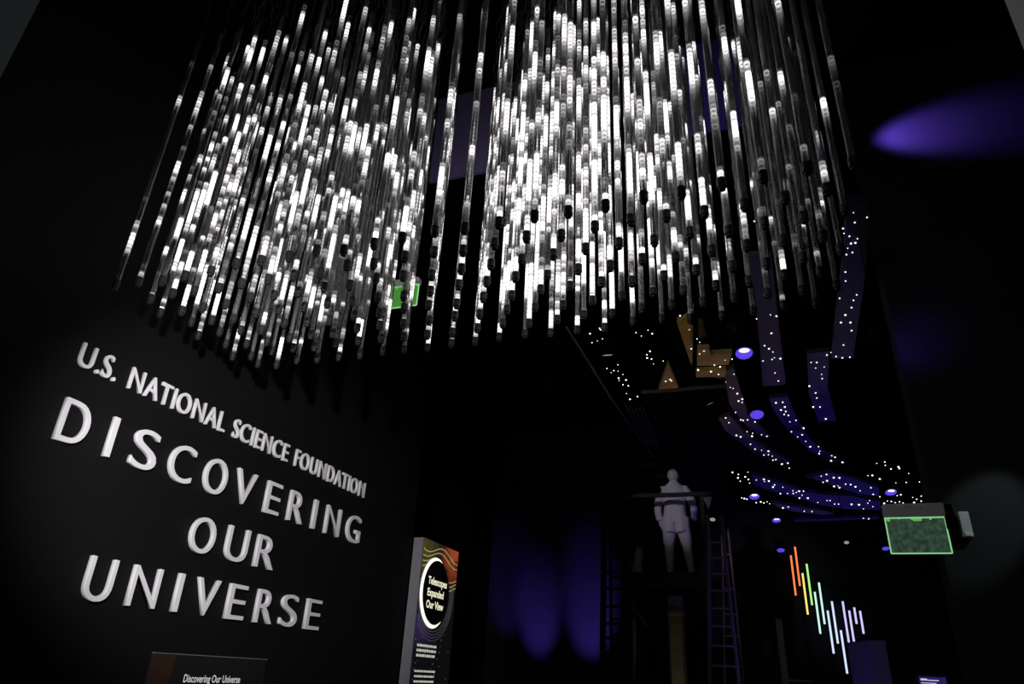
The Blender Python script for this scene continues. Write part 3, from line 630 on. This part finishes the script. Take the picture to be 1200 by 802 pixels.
ladder((((708, 590), (731, 590)), ((706, 802), (734, 802))), TY - .1, 'black timber ladder against the blue-lit wall', M_ladderD, [600, 616, 634, 653, 671, 690, 711, 731, 748, 765], lean=.25, rail=.045, rung=.022)
ladder((((715, 610), (737, 610)), ((717, 802), (739, 802))), TY + 1.2, 'thin black ladder behind the black timber one', M_ladderD, [640, 676, 710, 726, 744, 762, 777], rail=.028, rung=.018)

# timber telescope tube behind the tower and pale draped cloths
q0 = aty((800, 700), TY + 1.6); q1 = aty((781, 700), TY + 1.6)
t = thing('telescope_tube', 'tan timber octagonal telescope tube standing under the platform', 'telescope', ((q0.x + q1.x) / 2, TY + 1.6, 0))
rr_ = (q0.x - q1.x) / 2
new_obj('barrel', tube(bmesh.new(), [(0, 0, 0), (0, 0, q0.z + .0)], rr_, 8), M_tan, t)
new_obj('collar', lathe(bmesh.new(), [(rr_ * 1.0, q0.z - .30), (rr_ * 1.12, q0.z - .28), (rr_ * 1.12, q0.z - .22), (rr_ * 1.0, q0.z - .20)], 8), M_tan, t)
def cloth(a, b, Y, label, wtop, wbot):
    A_, B_ = aty(a, Y), aty(b, Y); c = Vector((B_.x, Y, B_.z))
    pts = []; n = 10
    bm = bmesh.new(); rows = []
    for i in range(n + 1):
        k = i / n; p = A_.lerp(B_, k); wd = (wtop + (wbot - wtop) * k) * (0.85 + .2 * math.sin(k * 7)); row = []
        for j in range(12):
            a_ = 2 * math.pi * j / 12; rr2 = wd * (1 + .22 * math.sin(3 * a_ + k * 5)); row.append(bm.verts.new(p + Vector((rr2 * math.cos(a_), rr2 * .5 * math.sin(a_), 0)) - c))
        rows.append(row)
    for u, v in zip(rows, rows[1:]):
        for j in range(12): bm.faces.new((u[j], u[(j + 1) % 12], v[(j + 1) % 12], v[j]))
    bm.faces.new(rows[0][::-1]); bm.faces.new(rows[-1])
    o = new_obj('draped_cloth', bm, M_pink, None, True); o.location = c; tag(o, label, 'cloth')
cloth((748.5, 642), (747, 672), TY + .75, 'bundle of pinkish cloth standing on the statue platform', .05, .11)
cloth((744, 724), (741, 802), TY + 1.5, 'long pinkish cloth hanging beside the black ladder', .07, .05)

# the statue: a bowed man in tailcoat and knee breeches, seen from behind
def statue():
    base = aty((795, 672), TY + 0.35); base.z = pz
    bm = bmesh.new()
    def ell(zr, cx=0.0, n=20):
        rings = []
        for z, rx, ry, cy_ in zr: rings.append([bm.verts.new((cx + rx * math.cos(2 * math.pi * k / n), cy_ + ry * math.sin(2 * math.pi * k / n), z)) for k in range(n)])
        for a, b in zip(rings, rings[1:]):
            for k in range(n): bm.faces.new((a[k], a[(k + 1) % n], b[(k + 1) % n], b[k]))
        bm.faces.new(rings[0][::-1]); bm.faces.new(rings[-1])
    # trunk and coat body
    ell([(.80, .165, .115, .0), (.92, .180, .125, .0), (1.02, .172, .12, .0), (1.10, .172, .118, .0), (1.22, .195, .125, .005), (1.32, .195, .122, .012), (1.38, .150, .105, .012), (1.42, .125, .09, .015), (1.455, .080, .075, .015)])
    # coat tails, split behind
    for s in (-1, 1): tube(bm, [(s * .070, 0, 1.02), (s * .080, 0, .88), (s * .096, -.004, .66), (s * .097, -.004, .648)], [(.112, .100), (.124, .108), (.130, .106), (.118, .096)], 20)
    # collar and neck
    ell([(1.40, .085, .080, .015), (1.465, .074, .074, .015), (1.49, .068, .07, .02)])
    tube(bm, [(0, .02, 1.42), (0, .03, 1.53)], [.062, .058], 14)
    # bowed head with jaw, nose, ears
    ico(bm, (0, .040, 1.585), (.083, .100, .090), 3); ico(bm, (0, .085, 1.535), (.060, .070, .070), 2)
    tube(bm, [(0, .140, 1.575), (0, .162, 1.540), (0, .140, 1.530)], [.010, .016, .012], 8)
    for s in (-1, 1): ico(bm, (s * .084, .040, 1.565), (.014, .024, .032), 1); ico(bm, (s * .03, .128, 1.580), (.018, .014, .010), 1)
    # legs: breeches, calves, shoes
    for s, hx, kx, ax in ((-1, -.095, -.118, -.116), (1, .100, .150, .198)):
        tube(bm, [(hx, 0, .88), (hx + (kx - hx) * .4, .0, .68), (kx, .012, .50), (kx, .012, .46)], [(.112, .120), (.106, .11), (.082, .086), (.074, .078)], 16)
        tube(bm, [(kx, .01, .475), (kx + (ax - kx) * .35, -.015, .34), (kx + (ax - kx) * .7, -.008, .20), (ax, 0, .09), (ax, 0, .05)], [.066, .069, .056, .043, .044], 16)
        tube(bm, [(ax, -.055, .035), (ax + s * .005, .02, .045), (ax + s * .02, .12, .032), (ax + s * .025, .19, .024)], [(.038, .034), (.043, .04), (.046, .03), (.03, .02)], 12)
        tube(bm, [(ax, -.01, .085), (ax, -.01, .118)], [(.046, .05), (.060, .062)], 12)
    # sleeves: one hanging, one bent forward at the elbow
    tube(bm, [(-.12, .012, 1.365), (-.165, .012, 1.352), (-.228, .0, 1.25), (-.258, -.01, 1.10), (-.268, .005, .99), (-.248, .03, .865)], [.045, .070, .070, .060, .060, .056], 14)
    tube(bm, [(.12, .012, 1.365), (.165, .012, 1.352), (.235, -.005, 1.24), (.282, -.03, 1.105), (.290, .03, 1.035), (.285, .12, .985)], [.045, .070, .070, .060, .058, .052], 14)
    def hand(w, d, side):
        w = Vector(w); d = Vector(d).normalized(); x, y = frame_of(d)
        tube(bm, [w - d * .03, w + d * .03, w + d * .085], [(.030, .026), (.036, .024), (.040, .020)], 12)
        lens_ = (.060, .074, .080, .072)
        for k in range(4):
            o = x * (-.030 + .020 * k); b0 = w + d * .080 + o; l = lens_[k]
            tube(bm, [b0, b0 + d * l * .5 + y * .006 * side, b0 + d * l * .85 + y * .020 * side, b0 + d * l + y * .030 * side], [.0105, .0098, .009, .007], 8)
        b0 = w + d * .02 + x * .034
        tube(bm, [b0, b0 + d * .03 + x * .020, b0 + d * .065 + x * .022 + y * .01 * side], [.013, .011, .009], 8)
    hand((-.246, .035, .845), (.12, .12, -1), 1)
    hand((.283, .135, .975), (-.05, .75, -.65), 1)
    me = bpy.data.meshes.new('figure'); bmesh.ops.recalc_face_normals(bm, faces=bm.faces); bm.to_mesh(me); bm.free()
    tmp = bpy.data.objects.new('figure', me); COL.objects.link(tmp)
    rm = tmp.modifiers.new('r', 'REMESH'); rm.mode = 'VOXEL'; rm.voxel_size = 0.0075
    sm = tmp.modifiers.new('s', 'SMOOTH'); sm.iterations = 3; sm.factor = .5
    dg = bpy.context.evaluated_depsgraph_get(); out = bpy.data.meshes.new_from_object(tmp.evaluated_get(dg)); bpy.data.objects.remove(tmp)
    # folds of the cloth
    for v in out.vertices:
        p = v.co
        if .45 < p.z < 1.40: 
            f_ = noise.noise((p.x * 14, p.y * 14, p.z * 5)) * .006
            n_ = Vector((p.x, p.y, 0)); n_ = n_.normalized() if n_.length > 0 else n_; p += n_ * f_
        if abs(p.x) < .006 and p.y < 0 and p.z < 1.38 and p.z > .85: p.y += .008
    t = thing('statue', 'pale plaster statue of a man in tailcoat seen from behind on the platform', 'statue', base)
    new_obj('figure', out, M_statue, t, True)
    # wavy hair at the back of the bowed head
    bm = bmesh.new(); ico(bm, (0, .024, 1.580), (.090, .106, .100), 4)
    for v in list(bm.verts):
        if v.co.y > .09 and v.co.z < 1.63: v.co = v.co.lerp(Vector((0, .024, 1.580)), .22)
        f_ = noise.noise((v.co.x * 40, v.co.y * 40, v.co.z * 18)) * .012; d = (v.co - Vector((0, .024, 1.580))).normalized(); v.co += d * f_
    o = new_obj('hair', bm, mat('plaster_hair', (0.50, 0.46, 0.38), .85, var=.2, scale=30), t, True); o['label'] = 'wavy carved hair'
    return base
sb = statue()

# ------------------------------------------------------------------ coloured light sticks on the far wall
SY = BACK - 0.06
STK = [(177, 115, 195, 298, 'orange', (1.0, .22, .07)), (195, 77, 213, 256, 'orange', (1.0, .22, .07)), (228, 193, 248, 382, 'yellow', (.95, .75, .18)), (246, 152, 267, 340, 'green', (.38, .9, .22)),
       (282, 275, 303, 466, 'mint white', (.55, .85, .80)), (300, 234, 322, 424, 'mint white', (.55, .85, .80)), (339, 357, 361, 553, 'bluish white', (.62, .72, 1.0)), (357, 316, 380, 509, 'bluish white', (.62, .66, 1.0)),
       (396, 443, 421, 641, 'bluish white', (.62, .70, 1.0)), (404, 316, 428, 504, 'lilac white', (.58, .55, 1.0)), (433, 357, 450, 500, 'lilac white', (.58, .55, 1.0)), (454, 343, 463, 423, 'lilac white', (.55, .48, 1.0)), (479, 358, 494, 466, 'lilac white', (.55, .48, 1.0))]
rank = {}
LAB = ['lower of the two orange light sticks', 'higher of the two orange light sticks', 'yellow light stick between orange and green ones', 'green light stick beside the yellow one',
       'lower mint white light stick next to the green one', 'higher mint white light stick next to the green one', 'bluish white light stick following the mint ones, hanging lower', 'bluish white light stick following the mint ones, hanging higher',
       'lowest light stick, bluish white, behind the grey column corner', 'longest lilac white light stick above the grey column', 'second longest lilac white light stick above the grey column', 'shortest lilac white light stick above the grey column', 'outermost lilac white light stick above the grey column']
for k, (xa, ya, xb, yb, cn, c) in enumerate(STK):
    a = aty((880 + xa * .2667, 620 + ya * .2667), SY); b = aty((880 + xb * .2667, 620 + yb * .2667), SY); x = (a.x + b.x) / 2
    t = thing('light_stick', LAB[k] + ' on the far wall', 'light stick', (x, SY, b.z), 0, 'coloured light sticks on the far wall')
    h_ = a.z - b.z; M_s = glow('stick_' + cn.replace(' ', '_'), c, 1.15)
    new_obj('lamp', tube(bmesh.new(), [(0, -.03, 0.015), (0, -.03, h_ - .015)], .018, 10), M_s, t)
    for z in (0, h_ - .015): new_obj('end_cap', tube(bmesh.new(), [(0, -.03, z), (0, -.03, z + .015)], .019, 10), M_black, t)
    new_obj('back_channel', boxbm(-.02, .02, -.01, .06, 0, h_), M_black, t)

# grey column, post with base rail, monitor
P2 = aty((1018.7, 750.7), 8.0); P3 = aty((1037, 751), 8.0); P1 = atz((993, 755), P2.z - EYE)
P4 = P1 + (P3 - P2); t = thing('display_column', 'tall grey boxed column in front of the coloured light sticks', 'column', (P2.x, P2.y, 0))
bm = prism(bmesh.new(), [(p.x - P2.x, p.y - P2.y, 0) for p in (P2, P3, P4, P1)], (0, 0, P2.z - .03)); new_obj('shaft', bm, M_col, t)
bm = prism(bmesh.new(), [((p.x - P2.x) * 1.02, (p.y - P2.y) * 1.02, P2.z - .03) for p in (P2, P3, P4, P1)], (0, 0, .03)); new_obj('cap', bm, M_col, t)
pa = aty((912.3, 726), 9.0); t = thing('barrier_post', 'slim grey upright post with a low rail near the light sticks', 'post', (pa.x, 9.0, 0))
new_obj('upright', boxbm(-.035, .035, -.03, .03, 0, pa.z, bev=.004), mat('post_grey', (.17, .17, .18), .5), t)
rl = aty((910, 797), 9.0).z; new_obj('rail', boxbm(-.05, .28, -.05, -.03, rl - .012, rl + .012), M_ladder, t)
m0 = aty((1073, 790), 5.1); m1 = aty((1110, 791), 5.1)
t = thing('monitor', 'small black monitor showing a violet screen with white text', 'monitor', (m0.x, 5.1, m0.z - 0.16)); mw = m1.x - m0.x
new_obj('bezel', boxbm(0, mw, 0, .03, 0, .16, bev=.004), mat('bezel_black', (.05, .05, .06), .35), t)
def screen_mat():
    m = bpy.data.materials.new('violet_screen'); m.use_nodes = True; nt = m.node_tree; b = nt.nodes['Principled BSDF']; b.inputs['Base Color'].default_value = (.01, .01, .02, 1); N = nt.nodes.new; L = nt.links.new
    tc = N('ShaderNodeTexCoord'); g = N('ShaderNodeTexGradient'); mp = N('ShaderNodeMapping'); mp.inputs['Rotation'].default_value = (0, math.radians(-90), 0); mp.inputs['Scale'].default_value = (7, 7, 7)
    L(tc.outputs['Object'], mp.inputs[0]); L(mp.outputs[0], g.inputs[0]); cr = N('ShaderNodeValToRGB'); cr.color_ramp.elements[0].color = (.02, .01, .12, 1); cr.color_ramp.elements[1].color = (.12, .06, .55, 1)
    L(g.outputs[0], cr.inputs[0]); L(cr.outputs[0], b.inputs['Emission Color']); b.inputs['Emission Strength'].default_value = 1.0; return m
new_obj('screen', boxbm(.012, mw - .012, -.002, .001, .012, .146), screen_mat(), t)
M_st = glow('screen_text', (.75, .7, 1.0), .8)
for k, (a, b, zc, h_) in enumerate(((.02, .055, .131, .010), (.055, .115, .128, .005), (.02, .10, .113, .004), (.02, .10, .102, .004))): new_obj('screen_text', boxbm(a, b, -.003, -.002, zc - h_ / 2, zc + h_ / 2), M_st, t)
new_obj('stand', boxbm(mw / 2 - .02, mw / 2 + .02, .03, .06, -(m0.z - .16), .08), M_black, t)
new_obj('foot', boxbm(mw / 2 - .15, mw / 2 + .15, -.1, .2, -(m0.z - .16), -(m0.z - .16) + .02), M_black, t)

# ------------------------------------------------------------------ gallery lamps in fixtures; floor uplights are unseen, added for their light
BLUE = (0.20, 0.10, 1.0); LAV = (0.62, 0.55, 1.0); WARM = (1.0, 0.72, 0.36)
def uplight(loc, target, e, col, ang, blend, label, soft=.06):
    t = thing('unseen_uplight', label, 'unseen floor lamp', (loc[0], loc[1], 0))
    new_obj('base', lathe(bmesh.new(), [(.12, 0), (.12, .02), (.05, .03), (.03, .12)], 16), M_black, t)
    d = (Vector(target) - Vector(loc)).normalized(); q = d.to_track_quat('Z', 'Y').to_matrix().to_4x4()
    o = new_obj('can', lathe(bmesh.new(), [(.03, -.12), (.075, -.10), (.08, .10), (.07, .10), (.06, .02)], 16), M_black, t); o.matrix_local = Matrix.Translation((0, 0, loc[2])) @ q
    ld = bpy.data.lights.new('uplight_beam', 'SPOT'); ld.energy = e; ld.color = col; ld.spot_size = math.radians(ang); ld.spot_blend = blend; ld.shadow_soft_size = soft
    lo_ = bpy.data.objects.new('uplight_beam', ld); COL.objects.link(lo_); lo_.parent = t
    lo_.matrix_local = Matrix.Translation(Vector((0, 0, loc[2])) + d * .12) @ d.to_track_quat('-Z', 'Y').to_matrix().to_4x4()
    return t
uplight((1.6, 6.9, .22), (.7, 6.6, 4.8), 34, BLUE, 80, .8, 'unseen floor uplight behind the right wall aimed at the straight star ribbons')
uplight((1.4, 9.6, .22), (1.0, 9.8, 4.6), 42, BLUE, 80, .8, 'unseen floor uplight aimed at the curved star ribbons')
uplight((1.3, 12.2, .22), (1.4, 11.0, 4.2), 130, BLUE, 70, .8, 'unseen floor uplight in front of the coloured light sticks')
uplight((-.2, 7.6, .22), (-.5, 7.0, 4.9), 60, WARM, 60, .8, 'unseen warm floor uplight aimed at the amber sails')
for px, e, ang, lab in (((596, 690), 320, 22, 'unseen floor uplight nearest the graphic panel washing the far wall blue'), ((632, 722), 760, 24, 'unseen middle floor uplight washing the far wall blue'), ((692, 716), 860, 27, 'unseen floor uplight behind the black ladder washing the far wall blue')):
    g = aty(px, BACK); uplight((g.x + .1, BACK - 1.5, .22), (g.x, g.y, g.z), e, BLUE, ang, 1.0, lab)
uplight((-1.5, 11.7, .22), (-1.3, 12.5, 2.2), 7, (1.0, .85, .6), 60, .8, 'unseen warm floor uplight added at the foot of the telescope tube')  # added so that the dim telescope tube shows
uplight((.5, 9.0, .22), (-.05, 10.7, 2.2), 70, BLUE, 40, .8, 'unseen floor uplight beside the violet-lit ladder')
uplight((-.2, 7.4, .22), (.9, 8.2, 1.8), 30, BLUE, 50, .8, 'unseen floor uplight beside the grey column')
def hung_spot(loc, target, e, ang, label, col=BLUE, blend=.6, soft=.03):
    loc = Vector(loc); d = (Vector(target) - loc).normalized()
    t = thing('wall_washer', label, 'spotlight', loc)
    q = d.to_track_quat('-Z', 'Y').to_matrix().to_4x4()
    o = new_obj('can', lathe(bmesh.new(), [(.02, .12), (.04, .11), (.045, -.02), (.038, -.02), (.03, 0.0)], 14), M_black, t); o.matrix_local = q.copy()
    new_obj('hanging_stem', tube(bmesh.new(), [(0, 0, .05), (0, 0, CEIL - loc.z)], .004, 6), M_black, t)
    ld = bpy.data.lights.new('wash_beam', 'SPOT'); ld.energy = e; ld.color = col; ld.spot_size = math.radians(ang); ld.spot_blend = blend; ld.shadow_soft_size = soft
    lo_ = bpy.data.objects.new('wash_beam', ld); COL.objects.link(lo_); lo_.parent = t; lo_.matrix_local = Matrix.Translation(d * .03) @ q
tg = aty((1080, 155), WB_Y); l0 = aty((985, 171), WB_Y)
hung_spot((l0.x, WB_Y - .32, tg.z), tg, 330, 48, 'black spotlight grazing the right wall with a violet streak', blend=1.0, soft=.06)
tg2 = aty((1068, 402), WB_Y); l1 = aty((1030, 395), WB_Y - .5)
hung_spot(l1, tg2, 9, 60, 'black spotlight making the faint violet patch lower on the right wall', blend=1.0, soft=.12)
tg3 = aty((1155, 612), WB_Y)
hung_spot(tg3 + Vector((1.0, -1.2, 1.3)), tg3, 50, 17, 'added black spotlight throwing a pale green patch around the alarm strobe', col=(.66, .85, .80), blend=.6)  # added lamp standing in for the exit sign's green light
hung_spot((-2.3, 7.7, 4.9), (-1.17, 11.2, 4.2), 105, 23, 'added black spotlight near the cable tray aimed at the plaster statue', col=(.80, .74, 1.0), blend=.7, soft=.05)  # unseen lamp added to light the statue from the left
# spotlight over the doorway, lighting the lettering from below the tube ends
hung_spot((-1.0, .35, 3.05), (WX, 4.75, EYE + 1.2), 1150, 41, 'black spotlight over the doorway aimed at the white lettering', col=(1.0, .97, .98), blend=.8, soft=.05)
